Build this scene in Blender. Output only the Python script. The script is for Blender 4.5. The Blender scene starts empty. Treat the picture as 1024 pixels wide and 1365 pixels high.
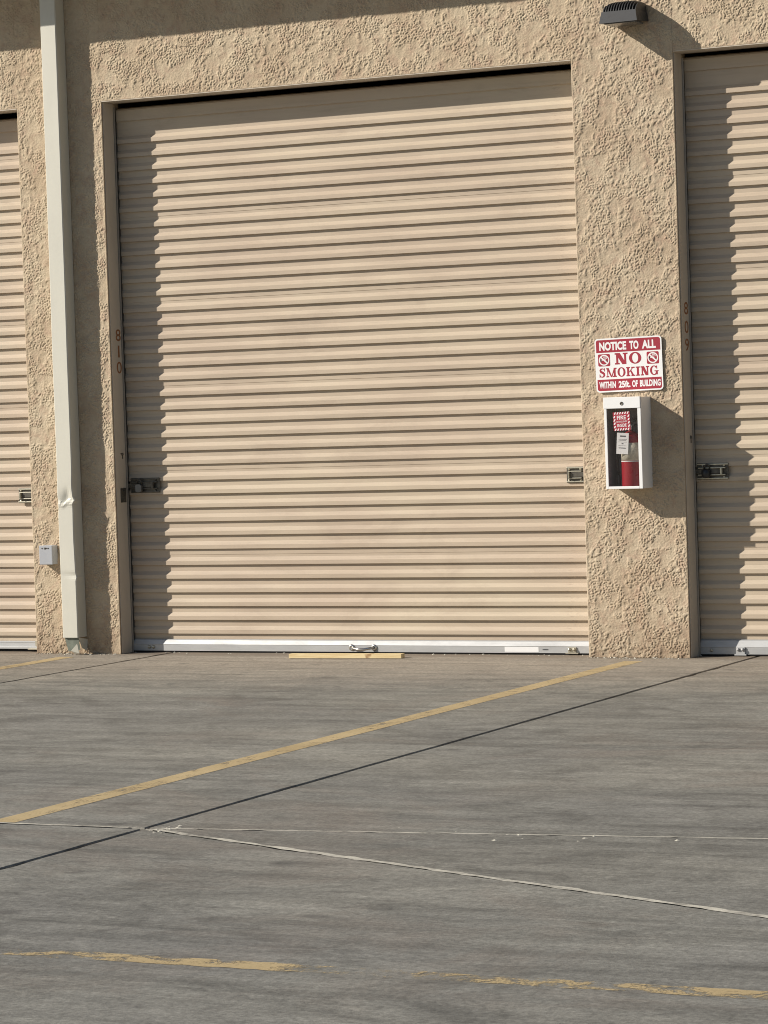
import bpy, bmesh, math, random
import numpy as np
from mathutils import Vector, Matrix

random.seed(7)
S = bpy.context.scene
COL = S.collection

# ------------------------------------------------------------------ camera
CAM = (10.032, -16.688, 1.546)
YAW, PITCH, ROLL, FPX = 0.450, -0.034, -0.033, 3897.7
F = Vector((-math.sin(YAW) * math.cos(PITCH), math.cos(YAW) * math.cos(PITCH), math.sin(PITCH)))
R = Vector((math.cos(YAW), math.sin(YAW), 0))
U = R.cross(F)
R2 = math.cos(ROLL) * R + math.sin(ROLL) * U
U2 = -math.sin(ROLL) * R + math.cos(ROLL) * U
cam = bpy.data.cameras.new("camera")
cam.sensor_fit = 'HORIZONTAL'
cam.sensor_width = 36
cam.lens = 36 * FPX / 1024
cam.clip_end = 3000
camo = bpy.data.objects.new("camera", cam)
COL.objects.link(camo)
M = Matrix((R2, U2, -F)).transposed().to_4x4()
M.translation = Vector(CAM)
camo.matrix_world = M
S.camera = camo
S.render.resolution_x, S.render.resolution_y = 768, 1024

# ------------------------------------------------------------------ sky and sun
SUN = Vector((1.66, 1.0, -1.08)).normalized()       # the way the light travels
w = bpy.data.worlds.new("World")
S.world = w
w.use_nodes = True
nt = w.node_tree
sky = nt.nodes.new('ShaderNodeTexSky')
sky.sky_type = 'NISHITA'
sky.sun_disc = False
sky.sun_elevation = math.asin(-SUN.z)
sky.sun_rotation = math.atan2(-SUN.x, -SUN.y)
sky.air_density = 1.0
sky.dust_density = 0.7
nt.links.new(sky.outputs[0], nt.nodes['Background'].inputs[0])
nt.nodes['Background'].inputs[1].default_value = 0.058
sl = bpy.data.lights.new("sun", 'SUN')
sl.energy = 5.0
sl.angle = math.radians(0.5)
sl.color = (1.0, 0.93, 0.835)
so = bpy.data.objects.new("sun", sl)
so.rotation_euler = SUN.to_track_quat('-Z', 'Y').to_euler()
so.location = (-20, -15, 18)
COL.objects.link(so)
S.view_settings.view_transform = 'Standard'
S.view_settings.look = 'None'
S.view_settings.gamma = 1
S.view_settings.use_curve_mapping = False
S.view_settings.exposure = 0.3
S.cycles.filter_width = 1.0

# ------------------------------------------------------------------ measures (metres)
H = 3.66                       # height of a door opening
DW = 3.342                     # its width
PW = 0.657                     # stucco post between two doors
DOORS = [0.0, DW + PW, -(DW + PW)]      # left edge of each opening
CREST, TROUGH = 0.158, 0.1745   # y of the door's ribs and of the flats between
PITCHZ = 0.0913

# ------------------------------------------------------------------ helpers
def mat(name, color, rough=0.6, metal=0.0, spec=None):
    m = bpy.data.materials.new(name)
    m.use_nodes = True
    b = m.node_tree.nodes['Principled BSDF']
    b.inputs['Base Color'].default_value = (*color, 1)
    b.inputs['Roughness'].default_value = rough
    b.inputs['Metallic'].default_value = metal
    if spec is not None:
        b.inputs['Specular IOR Level'].default_value = spec
    return m

class NT:
    """small node-tree writer"""
    def __init__(s, m):
        s.t = m.node_tree
        s.b = s.t.nodes['Principled BSDF']
        s.out = s.t.nodes['Material Output']
    def n(s, typ, **kw):
        o = s.t.nodes.new(typ)
        for k, v in kw.items():
            setattr(o, k, v)
        return o
    def l(s, a, b):
        s.t.links.new(a, b)
    def coords(s, kind='Object', scale=(1, 1, 1)):
        if kind == 'World':
            src = s.n('ShaderNodeNewGeometry').outputs['Position']
        else:
            src = s.n('ShaderNodeTexCoord').outputs[kind]
        mp = s.n('ShaderNodeMapping')
        mp.inputs['Scale'].default_value = scale
        s.l(src, mp.inputs[0])
        return mp.outputs[0]
    def noise(s, co, scale, detail=4, rough=0.55, dist=0.0):
        o = s.n('ShaderNodeTexNoise')
        o.inputs['Scale'].default_value = scale
        o.inputs['Detail'].default_value = detail
        o.inputs['Roughness'].default_value = rough
        o.inputs['Distortion'].default_value = dist
        s.l(co, o.inputs['Vector'])
        return o.outputs['Fac']
    def ramp(s, fac, stops):
        o = s.n('ShaderNodeValToRGB')
        e = o.color_ramp.elements
        while len(e) < len(stops):
            e.new(0.5)
        for q, (p, c) in zip(e, stops):
            q.position = p
            q.color = (*c, 1) if isinstance(c, tuple) else (c, c, c, 1)
        s.l(fac, o.inputs[0])
        return o.outputs[0]
    def mix(s, a, b, fac, mode='MIX'):
        o = s.n('ShaderNodeMix', data_type='RGBA', blend_type=mode)
        for sock, v in ((o.inputs[6], a), (o.inputs[7], b), (o.inputs[0], fac)):
            if hasattr(v, 'links') or hasattr(v, 'is_linked'):
                s.l(v, sock)
            elif isinstance(v, tuple):
                sock.default_value = (*v, 1)
            else:
                sock.default_value = v
        return o.outputs[2]
    def math(s, op, a, b=None, clamp=False):
        o = s.n('ShaderNodeMath', operation=op, use_clamp=clamp)
        for i, v in enumerate((a, b)):
            if v is None:
                continue
            if hasattr(v, 'is_linked'):
                s.l(v, o.inputs[i])
            else:
                o.inputs[i].default_value = v
        return o.outputs[0]
    def bump(s, h, strength=0.3, dist=0.002):
        o = s.n('ShaderNodeBump')
        o.inputs['Strength'].default_value = strength
        o.inputs['Distance'].default_value = dist
        s.l(h, o.inputs['Height'])
        s.l(o.outputs[0], s.b.inputs['Normal'])
    def color(s, c):
        s.l(c, s.b.inputs['Base Color'])

class MB:
    """collects shapes, then links them as ONE mesh object"""
    def __init__(s):
        s.v, s.f, s.sm = [], [], []
    def add(s, vs, fs, smooth=False):
        o = len(s.v)
        s.v += [tuple(p) for p in vs]
        s.f += [tuple(i + o for i in f) for f in fs]
        s.sm += [smooth] * len(fs)
        return s
    def box(s, a, b, ch=0.0):
        (x0, y0, z0), (x1, y1, z1) = a, b
        if ch <= 0:
            vs = [(x, y, z) for z in (z0, z1) for (x, y) in ((x0, y0), (x1, y0), (x1, y1), (x0, y1))]
            fs = [(3, 2, 1, 0), (4, 5, 6, 7), (0, 1, 5, 4), (1, 2, 6, 5), (2, 3, 7, 6), (3, 0, 4, 7)]
            return s.add(vs, fs)
        bm = bmesh.new()
        bmesh.ops.create_cube(bm, size=1)
        for q in bm.verts:
            q.co = Vector(((x0 + x1) / 2 + q.co.x * (x1 - x0), (y0 + y1) / 2 + q.co.y * (y1 - y0), (z0 + z1) / 2 + q.co.z * (z1 - z0)))
        bmesh.ops.bevel(bm, geom=bm.edges[:], offset=ch, segments=2, profile=0.6, affect='EDGES')
        bm.verts.index_update()
        s.add([q.co[:] for q in bm.verts], [tuple(q.index for q in f.verts) for f in bm.faces])
        bm.free()
        return s
    def prism(s, prof, axis, a, b):
        """closed profile of 2D points swept along an axis ('x','y','z') from a to b"""
        n = len(prof)
        def P(q, t):
            return {'x': (t, q[0], q[1]), 'y': (q[0], t, q[1]), 'z': (q[0], q[1], t)}[axis]
        vs = [P(q, a) for q in prof] + [P(q, b) for q in prof]
        fs = [(i, (i + 1) % n, n + (i + 1) % n, n + i) for i in range(n)]
        fs += [tuple(range(n - 1, -1, -1)), tuple(range(n, 2 * n))]
        return s.add(vs, fs)
    def lathe(s, prof, c, axis='z', n=24, smooth=True):
        """(radius, height) profile turned about an axis through c"""
        vs, fs = [], []
        for r, h in prof:
            for k in range(n):
                a = 2 * math.pi * k / n
                u, v = r * math.cos(a), r * math.sin(a)
                q = {'z': (u, v, h), 'y': (u, h, v), 'x': (h, u, v)}[axis]
                vs.append((c[0] + q[0], c[1] + q[1], c[2] + q[2]))
        for i in range(len(prof) - 1):
            for k in range(n):
                fs.append((i * n + k, i * n + (k + 1) % n, (i + 1) * n + (k + 1) % n, (i + 1) * n + k))
        fs.append(tuple(range(n - 1, -1, -1)))
        fs.append(tuple((len(prof) - 1) * n + k for k in range(n)))
        return s.add(vs, fs, smooth)
    def tube(s, pts, r, n=10):
        pts = [Vector(p) for p in pts]
        vs, fs = [], []
        up = Vector((0.13, 0.21, 0.97))
        for i, p in enumerate(pts):
            t = (pts[min(i + 1, len(pts) - 1)] - pts[max(i - 1, 0)]).normalized()
            a = t.cross(up).normalized()
            b = t.cross(a)
            rr = r[i] if isinstance(r, (list, tuple)) else r
            for k in range(n):
                g = 2 * math.pi * k / n
                vs.append(p + a * rr * math.cos(g) + b * rr * math.sin(g))
        for i in range(len(pts) - 1):
            for k in range(n):
                fs.append((i * n + k, i * n + (k + 1) % n, (i + 1) * n + (k + 1) % n, (i + 1) * n + k))
        fs.append(tuple(range(n - 1, -1, -1)))
        fs.append(tuple((len(pts) - 1) * n + k for k in range(n)))
        return s.add(vs, fs, True)
    def mesh(s, name):
        me = bpy.data.meshes.new(name)
        me.from_pydata(s.v, [], s.f)
        me.polygons.foreach_set('use_smooth', s.sm)
        bm = bmesh.new()
        bm.from_mesh(me)
        bmesh.ops.recalc_face_normals(bm, faces=bm.faces[:])
        bm.to_mesh(me)
        bm.free()
        me.update()
        return me
    def build(s, name, m, parent=None, loc=(0, 0, 0), label=None):
        return obj(name, s.mesh(name), m, parent, loc, label)

def obj(name, me, m=None, parent=None, loc=(0, 0, 0), label=None):
    o = bpy.data.objects.new(name, me)
    COL.objects.link(o)
    if m is not None and not me.materials:
        me.materials.append(m)
    o.parent = parent
    o.location = loc
    if label:
        o['label'] = label
    return o

def thing(name, label, cat, loc=(0, 0, 0), group=None, rot=(0, 0, 0)):
    o = bpy.data.objects.new(name, None)
    o.empty_display_size = 0.1
    COL.objects.link(o)
    o.location = loc
    o.rotation_euler = rot
    o['label'] = label
    o['category'] = cat
    if group:
        o['group'] = group
    return o

def text_shape(txt, wd, ht, depth, bold=0.0):
    """lettering fitted to a wd x ht box: list of (u, v, d) and faces"""
    cu = bpy.data.curves.new('t', 'FONT')
    cu.body = txt
    cu.extrude = 0.01
    cu.offset = bold
    cu.resolution_u = 4
    o = bpy.data.objects.new('t', cu)
    COL.objects.link(o)
    dg = bpy.context.evaluated_depsgraph_get()
    me = bpy.data.meshes.new_from_object(o.evaluated_get(dg))
    vs = [v.co[:] for v in me.vertices]
    fs = [tuple(p.vertices) for p in me.polygons]
    bpy.data.objects.remove(o)
    bpy.data.curves.remove(cu)
    bpy.data.meshes.remove(me)
    x0, x1 = min(v[0] for v in vs), max(v[0] for v in vs)
    y0, y1 = min(v[1] for v in vs), max(v[1] for v in vs)
    sx = wd / (x1 - x0)
    sy = ht / (y1 - y0)
    return [((v[0] - x0) * sx, (v[1] - y0) * sy, (0.5 + v[2] / 0.02) * depth) for v in vs], fs

# ------------------------------------------------------------------ materials
def m_stucco(name, c0, c1, c2):
    m = mat(name, c1, 0.93, spec=0.2)
    t = NT(m)
    co = t.coords('World')
    a = t.noise(co, 2.6, 5, 0.6)
    b = t.noise(co, 14, 5, 0.65, 0.6)
    c = t.ramp(a, [(0.32, c0), (0.5, c1), (0.68, c2)])
    c = t.mix(c, (0.43, 0.295, 0.215), t.ramp(b, [(0.48, 0.0), (0.70, 0.6)]))
    g = t.noise(co, 170, 3, 0.7)
    c = t.mix(c, t.ramp(g, [(0.3, 0.72), (0.7, 1.12)]), 0.75, 'MULTIPLY')
    # splash-back dirt along the foot of the wall
    z = t.n('ShaderNodeSeparateXYZ')
    t.l(t.n('ShaderNodeNewGeometry').outputs['Position'], z.inputs[0])
    foot = t.math('SUBTRACT', 1.0, t.math('MULTIPLY', z.outputs[2], 3.6), True)
    foot = t.math('MULTIPLY', foot, t.ramp(b, [(0.35, 0.1), (0.65, 0.8)]))
    c = t.mix(c, (0.255, 0.185, 0.125), foot)
    t.color(c)
    t.bump(t.noise(co, 210, 5, 0.78), 0.75, 0.0026)
    return m

M_STUCCO = m_stucco('stucco', (0.450, 0.352, 0.244), (0.518, 0.422, 0.300), (0.570, 0.482, 0.352))
M_STUCCO2 = m_stucco('stucco_patch', (0.430, 0.335, 0.234), (0.498, 0.404, 0.290), (0.555, 0.468, 0.345))

def m_concrete(name='concrete', tone=1.0):
    m = mat(name, (0.2, 0.18, 0.15), 0.85, spec=0.35)
    t = NT(m)
    co = t.coords('World')
    cs = t.coords('World', (0.8, 1, 1))            # stains drawn out a little along the wall
    a = t.noise(cs, 0.5, 6, 0.6, 0.4)
    b = t.noise(cs, 2.6, 8, 0.72, 1.1)
    d = t.noise(co, 19.0, 7, 0.78, 0.9)
    c = t.ramp(a, [(0.30, tuple(tone * q for q in (0.162, 0.158, 0.144))), (0.5, tuple(tone * q for q in (0.198, 0.192, 0.168))), (0.68, tuple(tone * q for q in (0.236, 0.225, 0.192)))])
    c = t.mix(c, t.ramp(b, [(0.34, 0.64), (0.5, 1.0), (0.66, 1.22)]), 0.9, 'MULTIPLY')
    c = t.mix(c, t.ramp(d, [(0.35, 0.80), (0.5, 1.0), (0.66, 1.18)]), 0.75, 'MULTIPLY')
    e = t.noise(cs, 0.9, 6, 0.65, 1.2)
    c = t.mix(c, (0.215, 0.178, 0.145), t.ramp(e, [(0.54, 0.0), (0.72, 0.45)]))
    # cleaner, dustier apron within a step of the doors
    z = t.n('ShaderNodeSeparateXYZ')
    t.l(co, z.inputs[0])
    apron = t.math('ADD', t.math('MULTIPLY', z.outputs[1], 0.62), 1.35)
    apron = t.math('ADD', apron, t.math('MULTIPLY', t.math('SUBTRACT', b, 0.5), 1.6), True)
    c = t.mix(c, t.mix((0.315, 0.272, 0.218), t.ramp(d, [(0.33, 0.75), (0.68, 1.2)]), 0.8, 'MULTIPLY'), t.math('MULTIPLY', apron, 0.75, True))
    g = t.noise(co, 48, 6, 0.82)
    c = t.mix(c, t.ramp(g, [(0.34, 0.62), (0.66, 1.38)]), 0.9, 'MULTIPLY')
    # dark tyre and oil spots, long faint scuffs running off at a slant
    v = t.noise(cs, 6.0, 3, 0.5, 0.3)
    c = t.mix(c, (0.075, 0.070, 0.064), t.ramp(v, [(0.64, 0.0), (0.76, 0.6)]))
    rot = t.n('ShaderNodeMapping')
    rot.inputs['Rotation'].default_value = (0, 0, math.radians(62))
    rot.inputs['Scale'].default_value = (0.16, 2.6, 1)
    t.l(t.n('ShaderNodeNewGeometry').outputs['Position'], rot.inputs[0])
    sc = t.noise(rot.outputs[0], 3.0, 5, 0.65, 0.3)
    c = t.mix(c, t.ramp(sc, [(0.36, 0.76), (0.5, 1.0), (0.66, 1.16)]), 0.85, 'MULTIPLY')
    vo = t.n('ShaderNodeTexVoronoi')
    vo.inputs['Scale'].default_value = 1.15
    t.l(t.coords('World', (1, 0.8, 1)), vo.inputs['Vector'])
    dd = t.math('ADD', vo.outputs['Distance'], t.math('MULTIPLY', t.math('SUBTRACT', d, 0.5), 0.10))
    c = t.mix(c, (0.070, 0.064, 0.058), t.ramp(dd, [(0.012, 0.6), (0.050, 0.0)]))
    # grit and dust caught at the foot of the wall
    ft = t.math('ADD', t.math('MULTIPLY', z.outputs[1], 7.0), 0.75)
    ft = t.math('ADD', ft, t.math('MULTIPLY', t.math('SUBTRACT', d, 0.5), 2.5), True)
    c = t.mix(c, (0.175, 0.135, 0.098), t.math('MULTIPLY', ft, 0.7))
    # short light and dark trowel streaks, two ways
    for ang, sd in ((24, 0.0), (-18, 7.3)):
        rt = t.n('ShaderNodeMapping')
        rt.inputs['Rotation'].default_value = (0, 0, math.radians(ang))
        rt.inputs['Scale'].default_value = (0.35, 1.5, 1)
        rt.inputs['Location'].default_value = (sd, sd, 0)
        t.l(t.n('ShaderNodeNewGeometry').outputs['Position'], rt.inputs[0])
        k = t.noise(rt.outputs[0], 13.0, 6, 0.75, 0.5)
        c = t.mix(c, t.ramp(k, [(0.34, 0.84), (0.5, 1.0), (0.66, 1.14)]), 0.5, 'MULTIPLY')
    oi = t.n('ShaderNodeObjectInfo')
    c = t.mix(c, t.ramp(oi.outputs['Random'], [(0, 0.93), (1, 1.05)]), 1.0, 'MULTIPLY')
    t.color(c)
    t.l(t.ramp(b, [(0.3, 0.72), (0.7, 0.92)]), t.b.inputs['Roughness'])
    h = t.math('ADD', t.noise(co, 120, 5, 0.75), t.math('MULTIPLY', t.noise(co, 28, 5, 0.7), 1.2))
    t.bump(h, 0.4, 0.004)
    return m
M_CONC = m_concrete()
M_CONC2 = m_concrete('gutter_concrete', 0.88)

M_JOINT = mat('joint_bottom', (0.09, 0.075, 0.06), 0.95)
t = NT(M_JOINT)
t.color(t.ramp(t.noise(t.coords('World'), 7, 5, 0.7), [(0.35, (0.05, 0.044, 0.037)), (0.65, (0.15, 0.128, 0.10))]))
M_DIRT = mat('desert_ground', (0.22, 0.19, 0.155), 0.95)
t = NT(M_DIRT)
t.color(t.ramp(t.noise(t.coords('World'), 0.4, 6), [(0.3, (0.19, 0.165, 0.135)), (0.7, (0.26, 0.225, 0.18))]))

def m_filler():
    m = mat('joint_filler', (0.5, 0.47, 0.4), 0.9)
    t = NT(m)
    co = t.coords('World')
    a = t.noise(co, 9, 5, 0.7)
    c = t.ramp(a, [(0.34, (0.17, 0.158, 0.135)), (0.47, (0.42, 0.395, 0.33)), (0.68, (0.58, 0.55, 0.46))])
    t.color(c)
    t.bump(t.noise(co, 60, 4), 0.6, 0.004)
    return m
M_FILLER = m_filler()

def m_paint_line(name, lo, hi, sx=1.0, edge=None):
    m = mat(name, (0.53, 0.36, 0.12), 0.75)
    t = NT(m)
    co = t.coords('World', (sx, 1, 1))
    a = t.noise(co, 9.0, 8, 0.74, 0.6)
    g = t.noise(t.coords('World'), 90, 3, 0.7)
    c = t.ramp(t.noise(co, 2.2, 5, 0.6), [(0.3, (0.42, 0.315, 0.160)), (0.7, (0.58, 0.450, 0.245))])
    c = t.mix(c, t.ramp(g, [(0.3, 0.75), (0.7, 1.12)]), 0.7, 'MULTIPLY')
    t.color(c)
    wear = t.math('ADD', a, t.math('MULTIPLY', t.math('SUBTRACT', g, 0.3), 0.26))
    if edge:                       # how much paint has survived along the line
        z = t.n('ShaderNodeSeparateXYZ')
        t.l(t.coords('World'), z.inputs[0])
        k = t.n('ShaderNodeMapRange')
        k.inputs[1].default_value, k.inputs[2].default_value = edge[0], edge[1]
        t.l(z.outputs[0], k.inputs[0])
        wear = t.math('ADD', wear, t.ramp(k.outputs[0], edge[2]))
    t.l(t.ramp(wear, [(lo, 0.0), (hi, 0.9)]), t.b.inputs['Alpha'])
    return m
M_YEL = m_paint_line('yellow_paint', 0.33, 0.52)
M_YELWORN = m_paint_line('worn_yellow_paint', 0.60, 0.70, 0.6, (5.0, 8.0, [(0.0, 0.02), (0.13, 0.05), (0.20, 0.10), (0.37, 0.13), (0.42, 0.0), (0.55, 0.05), (0.75, 0.07), (0.82, 0.12)]))

def m_door():
    m = mat('tan_door_paint', (0.56, 0.465, 0.34), 0.45, spec=0.35)
    t = NT(m)
    co = t.coords('World')
    a = t.noise(t.coords('World', (0.35, 1, 1.0)), 2.4, 5, 0.6)
    c = t.ramp(a, [(0.3, (0.450, 0.362, 0.280)), (0.5, (0.488, 0.402, 0.306)), (0.7, (0.510, 0.432, 0.324))])
    d = t.noise(t.coords('World', (0.10, 1, 1.6)), 22, 5, 0.7)
    c = t.mix(c, t.ramp(d, [(0.28, 0.84), (0.5, 1.0), (0.75, 1.05)]), 0.7, 'MULTIPLY')
    sm_ = t.noise(t.coords('World', (0.6, 1, 1.2)), 3.4, 7, 0.72, 0.8)
    c = t.mix(c, (0.36, 0.285, 0.215), t.ramp(sm_, [(0.54, 0.0), (0.74, 0.5)]))
    # rubbed marks in a band near the right-hand guide
    z = t.n('ShaderNodeSeparateXYZ')
    t.l(co, z.inputs[0])
    band = t.math('SUBTRACT', 1.0, t.math('MULTIPLY', t.math('ABSOLUTE', t.math('SUBTRACT', z.outputs[0], 3.165)), 16.0), True)
    k = t.noise(t.coords('World', (1, 1, 7)), 16, 4, 0.6)
    c = t.mix(c, (0.33, 0.25, 0.19), t.math('MULTIPLY', t.math('MULTIPLY', band, t.ramp(k, [(0.56, 0.0), (0.62, 1.0)])), 0.5))
    t.color(c)
    t.l(t.ramp(a, [(0.3, 0.38), (0.7, 0.52)]), t.b.inputs['Roughness'])
    t.bump(t.noise(t.coords('World', (0.5, 1, 2.0)), 5.0, 3, 0.5), 0.3, 0.004)
    return m
M_DOOR = m_door()

def m_plain(name, c, rough, metal=0.0, var=0.12, scale=9, bump=0.12, spec=None, stretch=(1, 1, 1)):
    m = mat(name, c, rough, metal, spec)
    t = NT(m)
    a = t.noise(t.coords('World', stretch), scale, 6, 0.65, 0.3)
    lo, hi = tuple(x * (1 - var) for x in c), tuple(min(1, x * (1 + var)) for x in c)
    t.color(t.ramp(a, [(0.3, lo), (0.7, hi)]))
    t.l(t.ramp(a, [(0.3, min(1, rough + 0.08)), (0.7, max(0.05, rough - 0.08))]), t.b.inputs['Roughness'])
    if bump:
        t.bump(t.noise(t.coords('World'), scale * 12, 3), bump, 0.001)
    return m
M_JAMB = m_plain('jamb_paint', (0.53, 0.465, 0.38), 0.55, var=0.08, scale=6, stretch=(1, 1, 0.3))
M_GUIDE = m_plain('guide_metal', (0.42, 0.40, 0.37), 0.4, 0.7)
M_RUBBER_GAP = m_plain('black_rubber_and_gap', (0.018, 0.017, 0.017), 0.8)
M_ALU = m_plain('mill_aluminium', (0.43, 0.435, 0.435), 0.5, 0.3, 0.14, 14, stretch=(0.3, 1, 1))
M_ZINC = m_plain('zinc_latch', (0.50, 0.47, 0.38), 0.35, 0.7, 0.25, 30)
M_DARKSTEEL = m_plain('dark_steel', (0.105, 0.096, 0.080), 0.45, 0.5, 0.3, 40)
M_LOCK = m_plain('brushed_lock_steel', (0.20, 0.195, 0.185), 0.5, 0.6)
M_CHROME = m_plain('bright_steel', (0.62, 0.61, 0.58), 0.25, 1.0)
M_CREAM = m_plain('cream_pipe_paint', (0.58, 0.565, 0.49), 0.5, var=0.06, scale=5, stretch=(1, 1, 0.35))
M_PIPEIN = m_plain('pipe_inside', (0.16, 0.18, 0.15), 0.6, var=0.3, scale=20)
M_WHITE = m_plain('white_enamel', (0.80, 0.80, 0.795), 0.4, var=0.03)
M_CABIN = m_plain('cabinet_lining', (0.34, 0.325, 0.33), 0.6)
M_RED = m_plain('sign_red', (0.32, 0.013, 0.032), 0.55, var=0.07)
M_EXTRED = m_plain('extinguisher_red', (0.30, 0.012, 0.022), 0.3, var=0.06)
M_BLACK = m_plain('black_plastic', (0.02, 0.02, 0.021), 0.45)
M_LAMP = m_plain('charcoal_casting', (0.030, 0.031, 0.034), 0.5, var=0.15, scale=20)
M_GREYBOX = m_plain('grey_plastic', (0.37, 0.385, 0.415), 0.5, var=0.05)
M_RUST = m_plain('brown_lettering', (0.27, 0.115, 0.045), 0.7, var=0.2, scale=40)
M_PAPER = m_plain('paper_tag', (0.76, 0.75, 0.72), 0.7, var=0.05)
M_LABEL = m_plain('printed_label', (0.62, 0.58, 0.45), 0.5, var=0.25, scale=60)
M_INK = mat('ink', (0.08, 0.08, 0.085), 0.7)
M_ROOF = m_plain('eave_metal', (0.42, 0.37, 0.30), 0.5)
M_INTERIOR = m_plain('bare_block', (0.25, 0.24, 0.22), 0.9)

def m_wood():
    m = mat('pine_board', (0.62, 0.43, 0.20), 0.7)
    t = NT(m)
    a = t.noise(t.coords('Object', (1.5, 30, 30)), 3, 5, 0.6, 0.8)
    b = t.noise(t.coords('Object'), 9, 2)
    c = t.ramp(a, [(0.3, (0.60, 0.44, 0.21)), (0.6, (0.76, 0.62, 0.36))])
    t.color(t.mix(c, (0.30, 0.16, 0.06), t.ramp(b, [(0.68, 0.0), (0.74, 0.8)])))
    return m
M_WOOD = m_wood()

def m_glass():
    m = mat('cabinet_window', (0.9, 0.9, 0.9), 0.05)
    t = NT(m)
    tr = t.n('ShaderNodeBsdfTransparent')
    tr.inputs[0].default_value = (0.95, 0.945, 0.95, 1)
    gl = t.n('ShaderNodeBsdfGlossy')
    gl.inputs['Roughness'].default_value = 0.06
    lw = t.n('ShaderNodeLayerWeight')
    lw.inputs[0].default_value = 0.5
    fr = t.math('ADD', t.math('MULTIPLY', t.math('POWER', lw.outputs['Facing'], 5.0), 0.9), 0.035)
    mx = t.n('ShaderNodeMixShader')
    t.l(fr, mx.inputs[0])
    t.l(tr.outputs[0], mx.inputs[1])
    t.l(gl.outputs[0], mx.inputs[2])
    t.l(mx.outputs[0], t.out.inputs[0])
    return m
M_GLASS = m_glass()

# ================================================================== THE SETTING: ground
ground = MB().add([(-900, -900, -0.06), (900, -900, -0.06), (900, 900, -0.06), (-900, 900, -0.06)], [(0, 1, 2, 3)]).build('ground', M_DIRT)
ground['kind'] = 'structure'

JX, JS = 4.375, 4.058                         # a contraction joint at every door post
def y_far(x):                                 # the two cross joints of the drain strip
    return -7.150 + max(0.0, x - 4.353) * 0.114
def y_near(x):
    return -7.150 - max(0.0, x - 4.353) * 0.4226

pave = MB().box((-40, -22, -0.055), (45, 9, -0.034)).build('pavement', M_JOINT)
pave['kind'] = 'structure'

def slab(poly, name='concrete_slab', m_=None):
    """flat slab with eased, slightly wandering edges; poly counter-clockwise"""
    pts = []
    n = len(poly)
    for i in range(n):
        a, b = Vector(poly[i]), Vector(poly[(i + 1) % n])
        L = (b - a).length
        k = max(1, min(72, int(L / 0.1)))
        nrm = Vector((-(b - a).y, (b - a).x)).normalized()
        for j in range(k):
            p = a.lerp(b, j / k)
            if j:
                p = p + nrm * (random.uniform(-0.001, 0.003) + (random.uniform(0.003, 0.012) if random.random() < 0.07 else 0))
            pts.append(p)
    c = sum(pts, Vector((0, 0))) / len(pts)
    m = len(pts)
    # eased rim: inner top loop, outer loop 4 mm lower, foot
    vs, inner = [], []
    for i, p in enumerate(pts):
        a, b = pts[i - 1], pts[(i + 1) % m]
        nrm = Vector((-(b - a).y, (b - a).x)).normalized()
        vs.append((p.x + nrm.x * 0.006, p.y + nrm.y * 0.006, 0.0))
    vs += [(p.x, p.y, -0.005) for p in pts]
    vs += [(p.x, p.y, -0.034) for p in pts]
    fs = [tuple(range(m))]
    for q in (0, m):
        fs += [(q + i, q + m + i, q + m + (i + 1) % m, q + (i + 1) % m) for i in range(m)]
    return MB().add(vs, fs).build(name, m_ or M_CONC, pave)

g = 0.0085                                      # half a joint
cols = [JX + JS * k for k in range(-4, 5)]
for k in range(len(cols) - 1):
    x0, x1 = cols[k] + g, cols[k + 1] - g
    slab([(x0, y_far(x0) + g), (x1, y_far(x1) + g), (x1, 0.26), (x0, 0.26)])
    if y_far(x1) - y_near(x1) > 0.1:
        slab([(x0, y_near(x0) + 0.014 - (0.02 if y_far(x0) - y_near(x0) < 0.1 else 0)), (x1, y_near(x1) + 0.014), (x1, y_far(x1) - g), (x0, y_far(x0) - g)], 'concrete_slab', M_CONC2)
    slab([(x0, -12.4), (x1, -12.4), (x1, y_near(x1) - 0.014), (x0, y_near(x0) - 0.014)])
    slab([(x0, -21.5), (x1, -21.5), (x1, -12.42), (x0, -12.42)])

def strip(name, a, b, w0, m, z=-0.002, jitter=0.3, step=0.05, label=None):
    """a band on the ground from a to b, its edges a little uneven"""
    a, b = Vector(a), Vector(b)
    d = b - a
    nrm = Vector((-d.y, d.x)).normalized()
    n = max(2, int(d.length / step))
    vs, fs = [], []
    for i in range(n + 1):
        p = a.lerp(b, i / n)
        l, r = (w0 / 2 * (1 + random.uniform(-jitter, jitter)) for _ in (0, 1))
        zz = z + random.uniform(-0.0003, 0.0003) * (jitter > 0.2)
        vs += [(p.x + nrm.x * l, p.y + nrm.y * l, zz), (p.x - nrm.x * r, p.y - nrm.y * r, zz)]
    fs = [(2 * i, 2 * i + 1, 2 * i + 3, 2 * i + 2) for i in range(n)]
    return MB().add(vs, fs).build(name, m, pave, label=label)

# pale mortar squeezed into the cross joints (proud of the slab edges)
strip('joint_filler', (-12, -7.15), (4.30, -7.15), 0.018, M_FILLER, 0.0008, 0.35, label='thin pale mortar in the cross joint')
strip('joint_filler', (4.42, y_far(4.42)), (20.0, y_far(20.0)), 0.015, M_FILLER, 0.0008, 0.6, label='thin broken pale mortar line across the concrete')
strip('joint_filler', (4.42, y_near(4.42)), (20.0, y_near(20.0)), 0.032, M_FILLER, 0.001, 0.5, label='wide pale mortar line slanting across the concrete')
# painted lines
for i, cx in enumerate((3.72, -0.272, 7.72)):
    strip('painted_line', (cx, -0.24), (cx, -7.13 if i else -7.135), 0.118, M_YEL, 0.0012, 0.03, 0.25, label='yellow stall line running out from a door post' if i else 'long yellow stall line running out from the post with the sign')
strip('painted_line', (3.0, -9.50), (10.5, -9.47), 0.105, M_YELWORN, 0.0012, 0.12, 0.04, label='worn flaking yellow line along the front of the stalls')

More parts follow.
